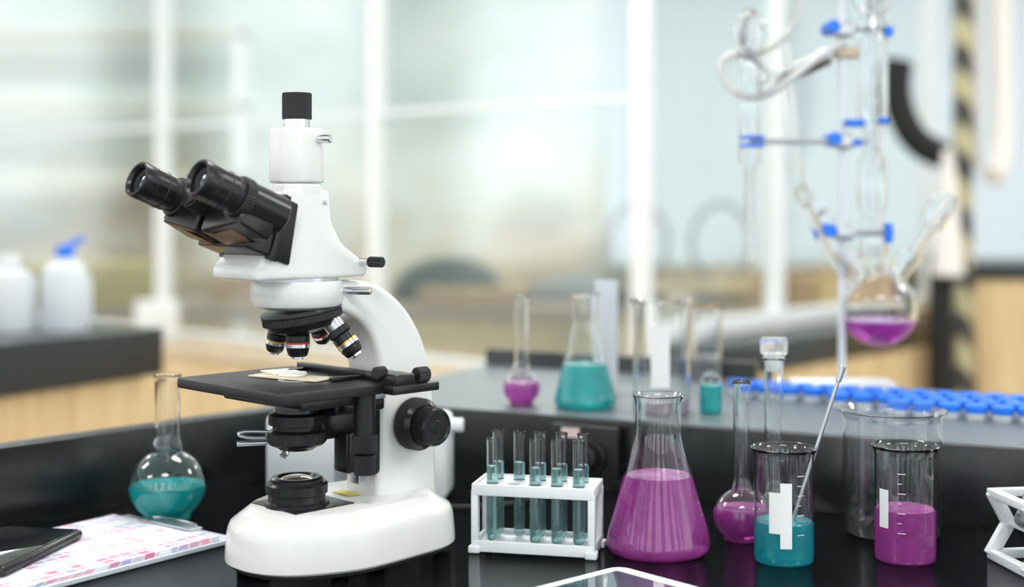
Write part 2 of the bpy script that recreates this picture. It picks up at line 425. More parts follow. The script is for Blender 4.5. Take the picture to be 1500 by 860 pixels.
def hull(n,pts,mat,bev=.002):
    bm=bmesh.new(); vs=[bm.verts.new(p) for p in pts]
    r=bmesh.ops.convex_hull(bm,input=vs)
    bmesh.ops.dissolve_limit(bm,angle_limit=.03,verts=bm.verts[:],edges=bm.edges[:])
    if bev: bmesh.ops.bevel(bm,geom=bm.edges[:],offset=bev,segments=3,profile=.5,affect='EDGES')
    return obj(n,tomesh(bm,n,35),mat,m)
hull('prism_housing',[fr(sx*.034,al,uu) for sx in (-1,1) for al,uu in ((-.012,-.020),(-.002,.029),(.030,.029),(.034,-.021))],black)
hull('prism_housing_rib',[fr(sx*.036,al,uu) for sx in (-1,1) for al,uu in ((.002,-.022),(.008,.031),(.014,.031),(.010,-.022))],black,.001)
for sx,nm in ((1,'near'),(-1,'far')):
    hull('prism_arm_'+nm,[fr(sx*xx,al,uu) for xx,al,uu in ((.004,.028,-.020),(.004,.028,.010),(.056,.028,-.014),(.054,.028,.020),(.020,.028,.022),(.004,.058,-.018),(.004,.058,.004),(.055,.060,-.010),(.052,.056,.010),(.02,.056,.010))],black)
    c0=Vector(fr(sx*.044,.019,.010))
    def T(n,s0,s1,r,mat,kn=False,r2=None):
        p=c0+a*s0; q=c0+a*s1
        if kn: knurl(n,p,q,r,mat,m,44,.0005)
        else: cyl(n,p,q,r,mat,m,r2)
    T('eyepiece_tube_'+nm,0,.038,.0155,black)
    T('diopter_ring_'+nm,.034,.043,.0165,blackm,True)
    T('tube_neck_'+nm,.042,.051,.0135,blackm)
    T('eyepiece_barrel_'+nm,.049,.0685,.0150,black)
    T('eyepiece_band_'+nm,.0555,.0575,.01535,blackm)
    e0=c0+a*.068
    lathe('eyepiece_rim_'+nm,[(.0150,0),(.0150,.010),(.0142,.0115),(.0125,.0115),(.0108,.009),(.0108,.004),(0,.003)],black,m,e0,a)
    lathe('eyepiece_inner_ring_'+nm,[(.0108,.0052),(.0104,.0062),(.0070,.0052),(.0068,.0045)],blackm,m,e0,a)
    lathe('eyepiece_lens_'+nm,[(0,.0066),(.004,.0062),(.0068,.0048)],lens,m,e0,a)
    hull('underside_reflection_'+nm,[fr(sx*xx,al,uu) for xx,al,uu in ((.010,.034,-.0205),(.040,.034,-.0165),(.040,.052,-.0145),(.010,.052,-.0195),(.010,.034,-.018),(.040,.052,-.012))],warm_refl,.0003)  # thin piece painting an orange-brown reflection onto the housing underside
knurl('interpupillary_dial',fr(0,.050,.008),fr(0,.074,.008),.0125,blackm,m,50,.0005)
cyl('dial_face',fr(0,.073,.008),fr(0,.0755,.008),.0105,black,m)
for i in range(7):
    aa=math.radians(40+i*14); cpt=Vector(fr(0,.0757,.008))+Vector((math.cos(aa)*.009,0,0))+up*(math.sin(aa)*.009)
    box('dial_mark',tuple(cpt),(.0006,.0004,.002),mark,m,0,(0,0,0))
tc=Vector((.0,.004,.2145))
tdir=Vector((0.06,.16,-.97)).normalized()
lathe('revolving_nosepiece',[(0,0),(.033,0),(.034,.002),(.034,.0035),(.0325,.004),(.0325,.005)],black,m,tc,tdir,64)
knurl('nosepiece_grip',tc+tdir*.004,tc+tdir*.0105,.0335,blackm,m,90,.0006)
lathe('nosepiece_cone',[(.031,.0),(.028,.006),(.016,.010),(0,.0105)],black,m,tc+tdir*.010,tdir,64)
def objective(n,p,d,L,rc,r=.0088):
    p=Vector(p); d=Vector(d).normalized()
    cyl(n+'_collar',p,p+d*L*.30,r*.9,steel,m)
    knurl(n+'_knurl',p+d*L*.28,p+d*L*.42,r*1.05,blackm,m,40,.0004)
    cyl(n+'_barrel',p+d*L*.42,p+d*L*.62,r,black,m)
    cyl(n+'_colour_ring',p+d*L*.60,p+d*L*.64,r*1.01,rc,m,bev=.0001)
    cyl(n+'_chrome_band',p+d*L*.64,p+d*L*.72,r*1.0,chrome,m,bev=.0001)
    cyl(n+'_nose',p+d*L*.72,p+d*L*.93,r*.98,black,m,r2=r*.82)
    cyl(n+'_tip',p+d*L*.92,p+d*L,r*.5,chrome,m)
objective('objective_a',(.004,-.002,.2085),(0,0,-1),.036,redr,.0098)
objective('objective_b',(.020,.018,.206),(.42,.38,-.75),.039,gold,.0094)
objective('objective_c',(-.020,-.002,.2065),(-.25,-.05,-1),.033,gold,.0084)
objective('objective_d',(-.008,.024,.205),(-.1,.5,-.9),.026,redr,.0080)
box('stage_plate',(-.010,-.002,.1505),(.152,.118,.009),blackm,m,.0018)
box('stage_under_plate',(-.005,.010,.142),(.110,.085,.010),black,m,.002)
lathe('stage_aperture',[(.016,.1551),(.016,.1554),(.011,.1554),(.011,.1551)],steel,m)
box('microscope_slide',(-.012,.004,.1562),(.072,.028,.0012),M('slide_glass',(.80,.70,.52),.2,noise=.15),m,.0002,(0,0,.25))
box('specimen_card',(-.038,.012,.1575),(.030,.026,.0012),M('ivory_card',(.86,.80,.68),.5,noise=.03),m,.0002,(0,0,-.15))
cyl('specimen_dish',(-.014,.006,.157),(-.014,.006,.1595),.012,M('pale_dish',(.9,.9,.86),.2,noise=.02),m)
box('slide_carriage_bar',(.005,.047,.1585),(.130,.008,.006),black,m,.001)
box('slide_clip_arm',(.030,.030,.157),(.006,.036,.003),black,m,.0006)
box('slide_finger',(-.045,.034,.157),(.005,.03,.003),black,m,.0006,(0,0,.4))
box('carriage_body',(.060,.050,.1575),(.040,.022,.010),black,m,.002)
knurl('carriage_knob_a',(.060,.034,.1625),(.060,.044,.1625),.0055,blackm,m,22,.0006)
box('carriage_track',(.075,.060,.150),(.014,.050,.007),black,m,.001)
knurl('carriage_knob_b',(.076,.064,.160),(.076,.076,.160),.0065,blackm,m,22,.0006)
lathe('condenser',[(0,.098),(.014,.098),(.018,.101),(.022,.102),(.024,.104),(.024,.113),(.020,.115),(.020,.118),(.0235,.119),(.0235,.127),(.018,.129),(.017,.138),(0,.138)],black,m)
knurl('condenser_ring',(0,0,.1045),(0,0,.1125),.0246,blackm,m,70,.0005)
tube('iris_lever',[(-.018,-.016,.107),(-.024,-.026,.107),(-.029,-.033,.108),(-.032,-.036,.110),(-.032,-.035,.112),(-.028,-.029,.113),(-.018,-.016,.112)],.0015,steel,m)
cyl('filter_arm',(-.016,-.018,.1035),(-.028,-.040,.1035),.0022,steel,m)
cyl('condenser_screw',(.010,-.016,.102),(.022,-.028,.1005),.0024,chrome,m)
cyl('condenser_screw_head',(.020,-.026,.1008),(.025,-.031,.1003),.0036,chrome,m)
box('condenser_arm',(0,.038,.116),(.034,.05,.022),black,m,.003)
box('stage_rack_block',(.004,.060,.108),(.036,.024,.075),black,m,.003)
box('stage_bracket',(.006,.045,.132),(.046,.052,.012),black,m,.003)
box('rack_gear_housing',(.022,.040,.094),(.016,.022,.034),black,m,.002)
cyl('stage_drive_shaft',(.052,.030,.146),(.052,.030,.100),.0088,black,m)
knurl('stage_drive_knob_x',(.052,.030,.112),(.052,.030,.098),.0105,blackm,m,40,.0006)
knurl('stage_drive_knob_y',(.052,.030,.096),(.052,.030,.080),.0092,blackm,m,36,.0006)
box('stage_bracket_steel',(.040,.040,.1435),(.030,.02,.006),steel,m,.001)
box('rack_slot_plate',(.018,.052,.09),(.012,.012,.05),steel,m,.001)
for sx in (1,-1):
    y,z=.104,.1105
    cyl('focus_boss',(sx*.020,y,z),(sx*.026,y,z),.0185,white,m)
    knurl('coarse_focus_knob',(sx*.026,y,z),(sx*.038,y,z),.0225,blackm,m,80,.0006)
    cyl('coarse_focus_face',(sx*.0375,y,z),(sx*.0425,y,z),.0215,black,m,r2=.019)
    knurl('fine_focus_knob',(sx*.042,y,z),(sx*.057,y,z),.0165,blackm,m,64,.0006)
    lathe('fine_focus_face',[(.0160,0),(.0150,.0015),(.0135,.0016),(.0125,.0006),(.006,.0006),(.005,.0014),(0,.0014)],black,m,(sx*.0568,y,z),(sx,0,0))
lathe('illuminator',[(0,.0515),(.027,.0515),(.027,.055),(.0235,.056),(.0235,.0615),(.0255,.0625),(.0255,.0695),(.0235,.0715),(.0215,.0715),(.0215,.074),(.0195,.0755),(.0165,.0755),(.0150,.0735),(0,.0735)],black,m)
lathe('illuminator_lens',[(0,.0765),(.006,.0762),(.011,.0752),(.0148,.0735)],M('field_lens',(.10,.05,.05),.05,coat=1,noise=.2),m)
box('illuminator_plate',(.0,.006,.0522),(.062,.060,.0014),black,m,.0004)
box('spec_label',(-.004,.055,.0527),(.024,.012,.0006),yellow,m,0,(0,0,0))

# ---------------------------------------------------------------- instrument behind microscope
ic=empty('power_supply_unit',(-.155,1.40,B),math.radians(-6))
box('case',(0,0,.0455),(.185,.06,.085),whitep,ic,.008)
for x in(-.07,.07):
    for y in(-.02,.02): cyl('foot',(x,y,0),(x,y,.0045),.006,rubber,ic)
knurl('dial',(.092,0,.076),(.106,0,.076),.007,whitep,ic,20,.0006)
box('panel',(.02,-.0305,.045),(.08,.002,.05),steel,ic,.0005)
pc=empty('power_cable',(0,0,B))
tube('cord',[(-.09,1.34,.004),(-.05,1.33,.004),(-.01,1.34,.004),(.02,1.37,.004),(.045,1.385,.015),(.072,1.395,.03)],.003,rubber,pc)
ps=empty('wall_socket',(.083,1.4335-.003,B),math.atan2(-.421,.907))
box('plate',(-.004,-.008,.042),(.075,.010,.056),blackm,ps,.002)
cyl('socket_ring',(.004,-.012,.038),(.004,-.022,.038),.019,black,ps)
cyl('socket_plug',(.004,-.022,.038),(.004,-.036,.038),.012,blackm,ps)
box('label',(-.018,-.0135,.062),(.02,.001,.010),M('pink_white_label',(.75,.62,.6),.5,noise=.1),ps)

# ---------------------------------------------------------------- glassware
def volflask(n,loc,r,neck,H_,level,liq,flare=.0015,cz=None,par=None):
    cz=cz or r*.92
    ctrl=[(0,0),(r*.62,0)]
    for i in range(1,13):
        t=math.radians(-62+ i*(128/12)); ctrl.append((r*math.cos(t),cz+r*math.sin(t)*.95))
    ctrl=[c for c in ctrl if c[0]>neck or c[1]<cz]
    ctrl+=[(neck*1.25,cz+r*1.02),(neck,cz+r*1.3),(neck,H_-.004),(neck+flare,H_)]
    return vessel(n,ctrl,.0013,loc,level,liq,.004,par=par)
volflask('volumetric_flask',(-.328,1.30,B),.036,.0118,.138,.034,teal)
volflask('volumetric_flask',(.205,1.22,B),.0250,.0075,.142,.030,purple,.001)
sf=volflask('volumetric_flask',(.2420,1.262,B),.0205,.0088,.158,.018,water,.002)
lathe('glass_stopper',[(0,.146),(.0066,.146),(.0078,.158),(.009,.160),(.0125,.163),(.013,.173),(.0115,.177),(0,.177)],M('frosted_stopper_glass',(.92,.95,.96),.25,trans=.8,ior=1.35,noise=.02),sf)
er=vessel('erlenmeyer_flask',[(0,0),(.0405,0),(.0452,.006),(.0435,.018),(.0212,.094),(.0198,.104),(.0198,.131),(.0228,.1355)],.0014,(.1263,1.18,B),.067,purple,.006)
def beaker(n,loc,r,h,level,liq,t=.0012,lab=None,grads=True,face=-90):
    b=vessel(n,[(0,0),(r*.97,0),(r,.004),(r,h-.006),(r*1.12,h)],t,loc,level,liq,.003)
    f=math.radians(face)
    if grads:
        for i in range(7):
            z=h*.28+i*h*.085; wdt=.26 if i%2==0 else .14
            arc_patch('graduation',r+.0002,f,f+wdt,z,z+.0006,mark,b)
    if lab: arc_patch('writing_patch',r+.0002,math.radians(lab[0]),math.radians(lab[1]),lab[2],lab[3],mark,b,12)
    return b
bb=beaker('beaker',(.2290,1.150,B),.0248,.0955,.0345,blue,lab=(-108,-86,.016,.070),face=-75)
arc_patch('writing_patch_b',.025,math.radians(-130),math.radians(-108),.028,.062,mark,bb)
beaker('beaker',(.3326,1.155,B),.0253,.0965,.044,purple,lab=(-160,-138,.03,.062),face=-120)
beaker('beaker',(.348,1.250,B),.0440,.112,None,None,grads=False)
sr=empty('stirring_rod',(0,0,B)); 
cyl('rod',(.2265,1.150,.003),(.2780,1.150,.1615),.0016,steel,sr,r2=.0016)
cyl('paddle',(.2746,1.150,.151),(.2790,1.150,.1645),.0026,steel,sr)

volflask('volumetric_flask',(.0107,1.530,hz),.0208,.0082,.122,.026,purple,.001)
vessel('erlenmeyer_flask',[(0,0),(.0305,0),(.0345,.006),(.033,.014),(.0150,.085),(.0140,.092),(.0140,.122),(.0175,.126)],.0013,(.0808,1.512,hz),.048,teal,.005)
gc=empty('plastic_cylinder',(.112,1.620,hz)); lathe('body',[(0,0),(.0135,0),(.0135,.134),(.0120,.134),(.0120,.003),(0,.003)],milky,gc)
tb=beaker('beaker',(.1617,1.475,hz),.0305,.121,.016,liquid('pale_pink_liquid',(.85,.62,.82),.6),grads=False,lab=(-118,-80,.03,.095))
beaker('beaker',(.2476,1.745,hz),.0200,.094,.032,water,grads=False)
vl=vessel('glass_vial',[(0,0),(.011,0),(.012,.003),(.012,.034),(.010,.038),(.010,.044)],.001,(.214,1.470,hz),.030,teal,.003)

vt=empty('blue_capped_vials',(0,0,hz))
bmB=bmesh.new(); bmC=bmesh.new()
def capprof(z): return [(0,z),(.0108,z),(.0112,z+.001),(.0112,z+.0072),(.0102,z+.0086),(0,z+.0086)]
for row in range(4):
    for k in range(21):
        if row==0 and k<8: continue
        if row==1 and k<5: continue
        if row==2 and k<1: continue
        p=P0+dR*(.255+k*.0262+(row%2)*.010)+nR*(.155+row*.030)
        T4=Matrix.Translation((p.x,p.y,0))
        lathe_bm(bmB,[(0,0),(.0098,0),(.0105,.001),(.0105,.008),(0,.008)],20,T4)
        lathe_bm(bmC,capprof(.0078),24,T4)
obj('vial_bodies',tomesh(bmB,'vial_bodies',35),milky,vt); obj('vial_caps',tomesh(bmC,'vial_caps',35),bluep,vt)
for x,y in ((.640,1.615),(.690,1.59)):
    vessel('glass_dish',[(0,0),(.013,0),(.017,.012),(.0175,.040)],.0012,(x,y-.0,hz),None,None,.003)

# ---------------------------------------------------------------- test tube rack
tr=empty('test_tube_rack',(.0225,1.189,B),math.radians(-13))
RW,RD=.100,.046
cols=[-.038,-.019,0,.019,.038]; rows=[-.011,.011]
def holed_plate(n,z,th,par):
    bm=bmesh.new(); n8=16; hr=.0056
    xs=[-RW/2]+[(cols[i]+cols[i+1])/2 for i in range(4)]+[RW/2]; ys=[-RD/2,0,RD/2]
    for zz in (z,z+th):
        for ci,cx in enumerate(cols):
            for ri,cy in enumerate(rows):
                x0,x1,y0,y1=xs[ci],xs[ci+1],ys[ri],ys[ri+1]
                inn=[];out=[]
                for k in range(n8):
                    an=2*math.pi*k/n8+math.pi/n8; c,s=math.cos(an),math.sin(an)
                    inn.append(bm.verts.new((cx+hr*c,cy+hr*s,zz)))
                    tx=((x1-cx) if c>0 else (x0-cx))/c; ty=((y1-cy) if s>0 else (y0-cy))/s; t=min(tx,ty)
                    out.append(bm.verts.new((cx+c*t,cy+s*t,zz)))
                cor=[(x1,y1),(x0,y1),(x0,y0),(x1,y0)]
                for k in range(n8):
                    j=(k+1)%n8; bm.faces.new((inn[k],inn[j],out[j],out[k]))
                    a1,b1_=out[k].co,out[j].co
                    if abs(a1.x-b1_.x)>1e-6 and abs(a1.y-b1_.y)>1e-6:
                        cc=min(cor,key=lambda q:(q[0]-a1.x)**2+(q[1]-a1.y)**2)
                        bm.faces.new((out[k],out[j],bm.verts.new((cc[0],cc[1],zz))))
    for ci,cx in enumerate(cols):
        for cy in rows:
            for k in range(n8):
                a0=2*math.pi*k/n8;a1=2*math.pi*(k+1)/n8
                q=[bm.verts.new((cx+hr*math.cos(t),cy+hr*math.sin(t),h)) for t,h in((a0,z),(a1,z),(a1,z+th),(a0,z+th))]; bm.faces.new(q)
    obj(n,tomesh(bm,n),whitep,par,smooth=False)
holed_plate('top_plate',.0555,.0025,tr)
for sy in (-1,1):
    box('top_edge',(0,sy*RD/2,.0545),(RW+.006,.0025,.010),whitep,tr,.0008)
    box('bottom_edge',(0,sy*RD/2,.006),(RW+.006,.0025,.010),whitep,tr,.0008)
box('bottom_plate',(0,0,.0055),(RW+.004,RD,.002),whitep,tr,.0006)
for sx in (-1,1):
    box('end_top',(sx*(RW/2+.002),0,.0545),(.003,RD+.002,.010),whitep,tr,.0008)
    box('end_bottom',(sx*(RW/2+.002),0,.006),(.003,RD+.002,.010),whitep,tr,.0008)
    for sy in (-1,1):
        box('post',(sx*(RW/2+.001),sy*(RD/2-.003),.030),(.006,.008,.048),whitep,tr,.001)
        box('post_foot',(sx*(RW/2+.001),sy*(RD/2-.002),.003),(.010,.011,.006),whitep,tr,.001)
for ci,cx in enumerate(cols):
    for ri,cy in enumerate(rows):
        if (ci,ri)==(1,0): continue
        g=empty('test_tube_%d_%d'%(ci,ri),(cx,cy,.0072)); g.parent=tr
        r=.0050; top=.090+(.003 if ri else 0)
        prof=[(0,0)]+[(r*math.sin(t*math.pi/12),r-r*math.cos(t*math.pi/12)) for t in range(1,7)]+[(r,top-.002),(r*1.1,top)]
        vessel('tube',prof,.0006,(0,0,0),.066,tubeliq,.0008,par=g,seg=28)

# ---------------------------------------------------------------- plastic drying rack, right
dr=empty('flask_rack',(.460,1.135,B),math.radians(8))
for y in (-.03,.03):
    for sx in (-1,1):
        box('leg',(sx*.042,y,.0175),(.011,.007,.034),whitep,dr,.0012,(0,sx*-.55,0))
        box('upper_leg',(sx*.042,y,.044),(.011,.007,.030),whitep,dr,.0012,(0,sx*.5,0))
    box('bar_low',(0,y,.004),(.105,.007,.008),whitep,dr,.001)
    box('bar_mid',(0,y,.030),(.075,.006,.006),whitep,dr,.001)
    box('bar_top',(0,y,.056),(.105,.007,.007),whitep,dr,.001)
for sx in(-1,1):
    box('end_low',(sx*.049,0,.004),(.008,.06,.008),whitep,dr,.001)
    box('end_top',(sx*.049,0,.056),(.008,.06,.007),whitep,dr,.001)
box('tray',(0,0,.0305),(.075,.06,.003),whitep,dr,.001)
fl=empty('rack_flask',(-.018,0,.0325)); fl.parent=dr
vessel('f',[(0,0),(.022,0),(.025,.004),(.010,.045),(.008,.05),(.008,.072)],.001,(0,0,0),.012,water,.004,par=fl)

# ---------------------------------------------------------------- clipboard, phone, tablet
uu=Vector((-.6,-.8)); vv=Vector((-.8,.6)); Bc=Vector((-.249,1.214))
cb=empty('clipboard',((Bc+uu*.115+vv*.072).x,(Bc+uu*.115+vv*.072).y,B),math.atan2(-uu.y,-uu.x))
def paper_mat():
    m_,t,p=newmat('printed_paper')
    tc=t.nodes.new('ShaderNodeTexCoord'); 
    br=t.nodes.new('ShaderNodeTexBrick'); br.inputs['Scale'].default_value=1; br.offset=0; br.inputs['Brick Width'].default_value=.012; br.inputs['Row Height'].default_value=.0085
    br.inputs['Mortar Size'].default_value=.0009; br.inputs['Mortar'].default_value=(.75,.8,.88,1)
    br.inputs['Color1'].default_value=(.85,.03,.08,1); br.inputs['Color2'].default_value=(.10,.22,.62,1); br.inputs['Bias'].default_value=-.05
    br2=t.nodes.new('ShaderNodeTexBrick'); br2.inputs['Scale'].default_value=1; br2.offset=.3; br2.inputs['Brick Width'].default_value=.066; br2.inputs['Row Height'].default_value=.042
    br2.inputs['Mortar Size'].default_value=.007; br2.inputs['Mortar'].default_value=(0,0,0,1); br2.inputs['Color1'].default_value=(.45,.45,.45,1); br2.inputs['Color2'].default_value=(1,1,1,1)
    nz=t.nodes.new('ShaderNodeTexWhiteNoise'); sn=t.nodes.new('ShaderNodeVectorMath'); sn.operation='SNAP'; sn.inputs[1].default_value=(.012,.0085,1)
    t.links.new(tc.outputs['Object'],sn.inputs[0]); t.links.new(sn.outputs[0],nz.inputs['Vector'])
    mx=t.nodes.new('ShaderNodeMix'); mx.data_type='RGBA'; mx.inputs['A'].default_value=(.76,.80,.86,1)
    for x in (br,br2): t.links.new(tc.outputs['Object'],x.inputs['Vector'])
    m2=t.nodes.new('ShaderNodeMath'); m2.operation='MULTIPLY'; t.links.new(br2.outputs['Color'],m2.inputs[0])
    pw=t.nodes.new('ShaderNodeMath'); pw.operation='POWER'; pw.inputs[1].default_value=.6; t.links.new(nz.outputs['Value'],pw.inputs[0]); t.links.new(pw.outputs[0],m2.inputs[1])
    t.links.new(m2.outputs[0],mx.inputs['Factor']); t.links.new(br.outputs['Color'],mx.inputs['B']); t.links.new(mx.outputs['Result'],p.inputs['Base Color'])
    p.inputs['Roughness'].default_value=.6
    return m_
pm=paper_mat()
box('board',(0,0,.0022),(.235,.152,.0044),M('clear_acrylic_board',(.62,.68,.74),.25,noise=.03),cb,.001)
for i in range(3): box('sheet',(-.006+.001*i,.001*i,.0049+i*.0009),(.212,.146,.0008),pm,cb,0,(0,0,.01*i))
box('clip_plate',(.104,0,.0085),(.014,.075,.002),steel,cb,.0008)
tube('clip_wire',[(.108,-.03,.0095),(.114,-.03,.0095),(.115,0,.0095),(.114,.03,.0095),(.108,.03,.0095)],.0011,steel,cb)
ph=empty('smartphone',(-.4250,1.140,B+.0078),math.radians(-10))
box('body',(0,0,.004),(.078,.130,.008),black,ph,.0036)
box('screen',(0,0,.0082),(.070,.122,.0006),M('phone_screen',(.006,.007,.010),.05,coat=1,noise=.1),ph,.0002)
d1=Vector((-.743,-.669)); d2=Vector((.669,-.743)); ap=Vector((.087,1.110)); tcn=ap+d1*.12+d2*.085
tab=empty('tablet',(tcn.x,tcn.y,B),math.atan2(-d1.y,-d1.x))
def rrect(w_,h_,r):
    pts=[]
    for cx,cy,a0 in ((w_/2-r,h_/2-r,0),(-w_/2+r,h_/2-r,90),(-w_/2+r,-h_/2+r,180),(w_/2-r,-h_/2+r,270)):
        for k in range(7): an=math.radians(a0+15*k); pts.append((cx+r*math.cos(an),cy+r*math.sin(an)))
    return pts
extr('body',rrect(.24,.17,.012),'z',0,.007,whitep,tab,.0012)
extr('screen',rrect(.212,.148,.002),'z',.0068,.0073,M('tablet_screen',(.05,.09,.10),.06,coat=1,noise=.1),tab)

# ---------------------------------------------------------------- distillation apparatus
da=empty('distillation_apparatus',(.400,1.655,hz))
box('stand_base',(-.0,.0,.006),(.12,.05,.010),whitep,da,.002)
cyl('stand_rod',(0,0,.01),(0,0,.62),.0044,M('pale_rod',(.74,.77,.80),.3,metal=.3,noise=.02),da)
fx=.045; fz=.098
def hollow(n,pr,loc=(0,0,0),d=(0,0,1),t=.0016,mat=None):
    out=[(r,z) for r,z in pr]; inn=[(max(r-t,.0004),z) for r,z in pr]
    lathe(n,out+inn[::-1]+[out[0]],mat or glass_t,da,loc,d,36,60)
R=.046
sph=[(R*math.sin(math.radians(t)),fz-R*math.cos(math.radians(t))) for t in range(0,163,6)]
prof=[(r,z) for r,z in sph]+[(.0125,fz+R*1.02),(.0125,fz+R+.03)]
P_=prof; inn=[(max(0,r-.0016) if r>0 else 0,z+(.0016 if z<fz else -.0004)) for r,z in prof]
lathe('round_bottom_flask',P_+inn[::-1],glass_t,da,(fx,0,0),seg=64,sharp=60)
lv=[( (R-.001)*math.sin(math.radians(t)),fz-(R-.001)*math.cos(math.radians(t))) for t in range(0,78,6)]
lathe('flask_liquid',lv+[(0,lv[-1][1])],magenta,da,(fx,0,0),seg=48,sharp=50)
for sx,tilt in ((1,.55),(-1,-.55)):
    d=Vector((math.sin(tilt),0,math.cos(tilt)))
    base=Vector((fx,0,fz))+d*(R*.93)
    hollow('side_neck',[(.010,0),(.010,.022),(.0125,.026),(.0125,.040)],base,d)
    if sx>0:
        hollow('side_arm',[(.008,.036),(.008,.075),(.014,.078),(.016,.10),(.010,.12)],base,d)
hollow('still_column',[(.0145,.16),(.0165,.165),(.0165,.205),(.012,.212),(.018,.225),(.018,.275),(.012,.285),(.012,.315),(.0185,.325),(.0185,.44),(.013,.45),(.013,.60)],(fx-.008,0,0))
hollow('inner_condenser',[(.005,.20),(.007,.24),(.005,.28),(.007,.32),(.005,.36),(.007,.40),(.005,.44),(.005,.60)],(fx-.008,0,0),t=.001,mat=glass_t)
hollow('top_bulb',[(.006,.452),(.020,.462),(.026,.478),(.020,.494),(.008,.50)],(fx-.008,0,0),mat=glass_t)
hollow('burette_column',[(.004,.155),(.006,.17),(.006,.27),(.013,.275),(.013,.40),(.006,.41),(.006,.46)],(-.112,0,0))
hollow('receiver_bulb',[(.006,.40),(.017,.412),(.022,.43),(.017,.448),(.006,.46)],(-.112,0,0))
hollow('cross_tube',[(.006,0),(.006,.075),(.009,.08),(.009,.11)],(-.10,0,.375),Vector((.9,0,.35)))
for q,rq in (((-.02,0,.205),.011),((-.045,0,.235),.010)):
    hollow('ground_joint',[(rq*.7,-.012),(rq,-.008),(rq,.008),(rq*.7,.012)],q,Vector((-.5,0,.8)))
tube('glass_link',[(-.07,0,.43),(-.06,0,.33),(-.055,0,.25),(-.03,0,.19),(-.01,0,.15),(.012,0,.13)],.006,glass_t,da)
def clamp(x0,x1,z,blu):
    cyl('clamp_bar',(x0,-.012,z),(x1,-.012,z),.0036,steel,da)
    box('clamp_boss',(0,-.008,z),(.022,.022,.018),steel,da,.003)
    for bx in blu:
        knurl('clamp_grip',(bx,-.02,z+.003),(bx+.0001,.02,z+.003),.0085,bluep,da,16,.001)
clamp(-.115,.03,.300,(-.012,))
for i in (-1,1): box('clamp_jaw',(-.112,-.016,.300+i*.005),(.030,.010,.004),bluep,da,.001)
box('clamp_jaw_upper',(.012,-.014,.322),(.022,.016,.009),bluep,da,.002)
box('clamp_jaw_mid',(.014,-.014,.298),(.012,.014,.007),bluep,da,.002)
box('clamp_jaw_side',(.046,-.014,.325),(.012,.012,.008),bluep,da,.002)
clamp(-.018,.06,.190,(-.018,))
box('clamp_jaw_right',(.052,-.014,.190),(.009,.014,.024),bluep,da,.002)
clamp(-.02,.06,.435,(-.014,))
box('clamp_jaw_tip',(.052,-.014,.432),(.010,.014,.012),bluep,da,.002)
hose=M('silicone_hose',(.82,.83,.82),.35,trans=.2,noise=.03)
tube('hose_loop',[(0,-.01,.42),(-.04,-.02,.40),(-.08,-.01,.355),(-.125,0,.35),(-.15,.01,.385),(-.14,.01,.41),(-.10,0,.405),(-.075,-.01,.37),(-.10,-.02,.36)],.0048,hose,da)
tube('hose_upper',[(-.11,0,.46),(-.13,0,.43),(-.11,.02,.40),(-.07,.02,.42),(-.04,0,.46),(-.06,0,.52)],.004,hose,da)
tube('dark_hose',[(-.09,.01,.36),(-.07,.01,.378),(-.045,.01,.383),(-.012,.01,.40)],.0045,M('brown_hose',(.08,.045,.03),.5,noise=.2),da)
box('glass_valve',(.005,0,.408),(.03,.02,.014),M('valve_brass',(.6,.5,.36),.4,noise=.1),da,.004)

# ---------------------------------------------------------------- background objects
def bottle(n,loc,r,h,capm,body=milky,handle=True):
    b=empty(n,loc)
    lathe('body',[(0,0),(r*.96,0),(r,.01),(r,h*.62),(r*.85,h*.74),(r*.35,h*.84),(r*.32,h*.88),(0,h*.88)],body,b)
    knurl('cap',(0,0,h*.86),(0,0,h),r*.38,capm,b,24,.001)
    return b
sb=bottle('reagent_bottle',(-.805,2.46,zl),.042,.150,bluep)
tube('spout',[(0,0,.145),(.012,0,.155),(.035,0,.163)],.005,bluep,sb)
bottle('reagent_bottle',(-.90,2.44,zl),.048,.135,whitep)
bottle('reagent_bottle',(-.84,2.58,zl),.045,.13,whitep)
def pt(q0,off,al): return A1-dA*al+nA*off
p=pt(0,.18,1.75); wb=box('white_carton',(p.x,p.y,.775+.06),(.13,.1,.12),whitep,None,.004,(0,0,.3))
p=pt(0,.15,1.15); box('white_carton',(p.x,p.y,.775+.04),(.08,.08,.08),whitep,None,.004,(0,0,.1))
stt=empty('storage_table',(-.3,5.6,0))
box('top',(0,0,.78),(4.2,.8,.05),M('table_top',(.30,.25,.20),.6,noise=.2,scale=2),stt,.005)
for sx in(-1,1):
    for sy in(-1,1): box('leg',(sx*2.0,sy*.35,.3775),(.06,.06,.755),steel,stt)
def heap(n,loc,s,mat,seed):
    bm=bmesh.new(); bmesh.ops.create_icosphere(bm,subdivisions=4,radius=1)
    rnd=random.Random(seed); off=[Vector((rnd.uniform(-1,1),rnd.uniform(-1,1),rnd.uniform(0,1))).normalized() for _ in range(9)]
    for v_ in bm.verts:
        d=v_.co.normalized(); k=1+sum(.12*max(0,d.dot(o_))**6 for o_ in off)
        v_.co=Vector((d.x*k*s[0],d.y*k*s[1],max(0,d.z)**1.3*k*s[2]))
    return obj(n,tomesh(bm,n),mat,None,loc=loc)
heap('canvas_bag',(-.24,5.62,.806),(.22,.14,.17),dark,1)
heap('canvas_bag',(.26,5.72,.806),(.18,.14,.10),M('grey_canvas',(.16,.17,.17),.8,noise=.3,scale=6),4)
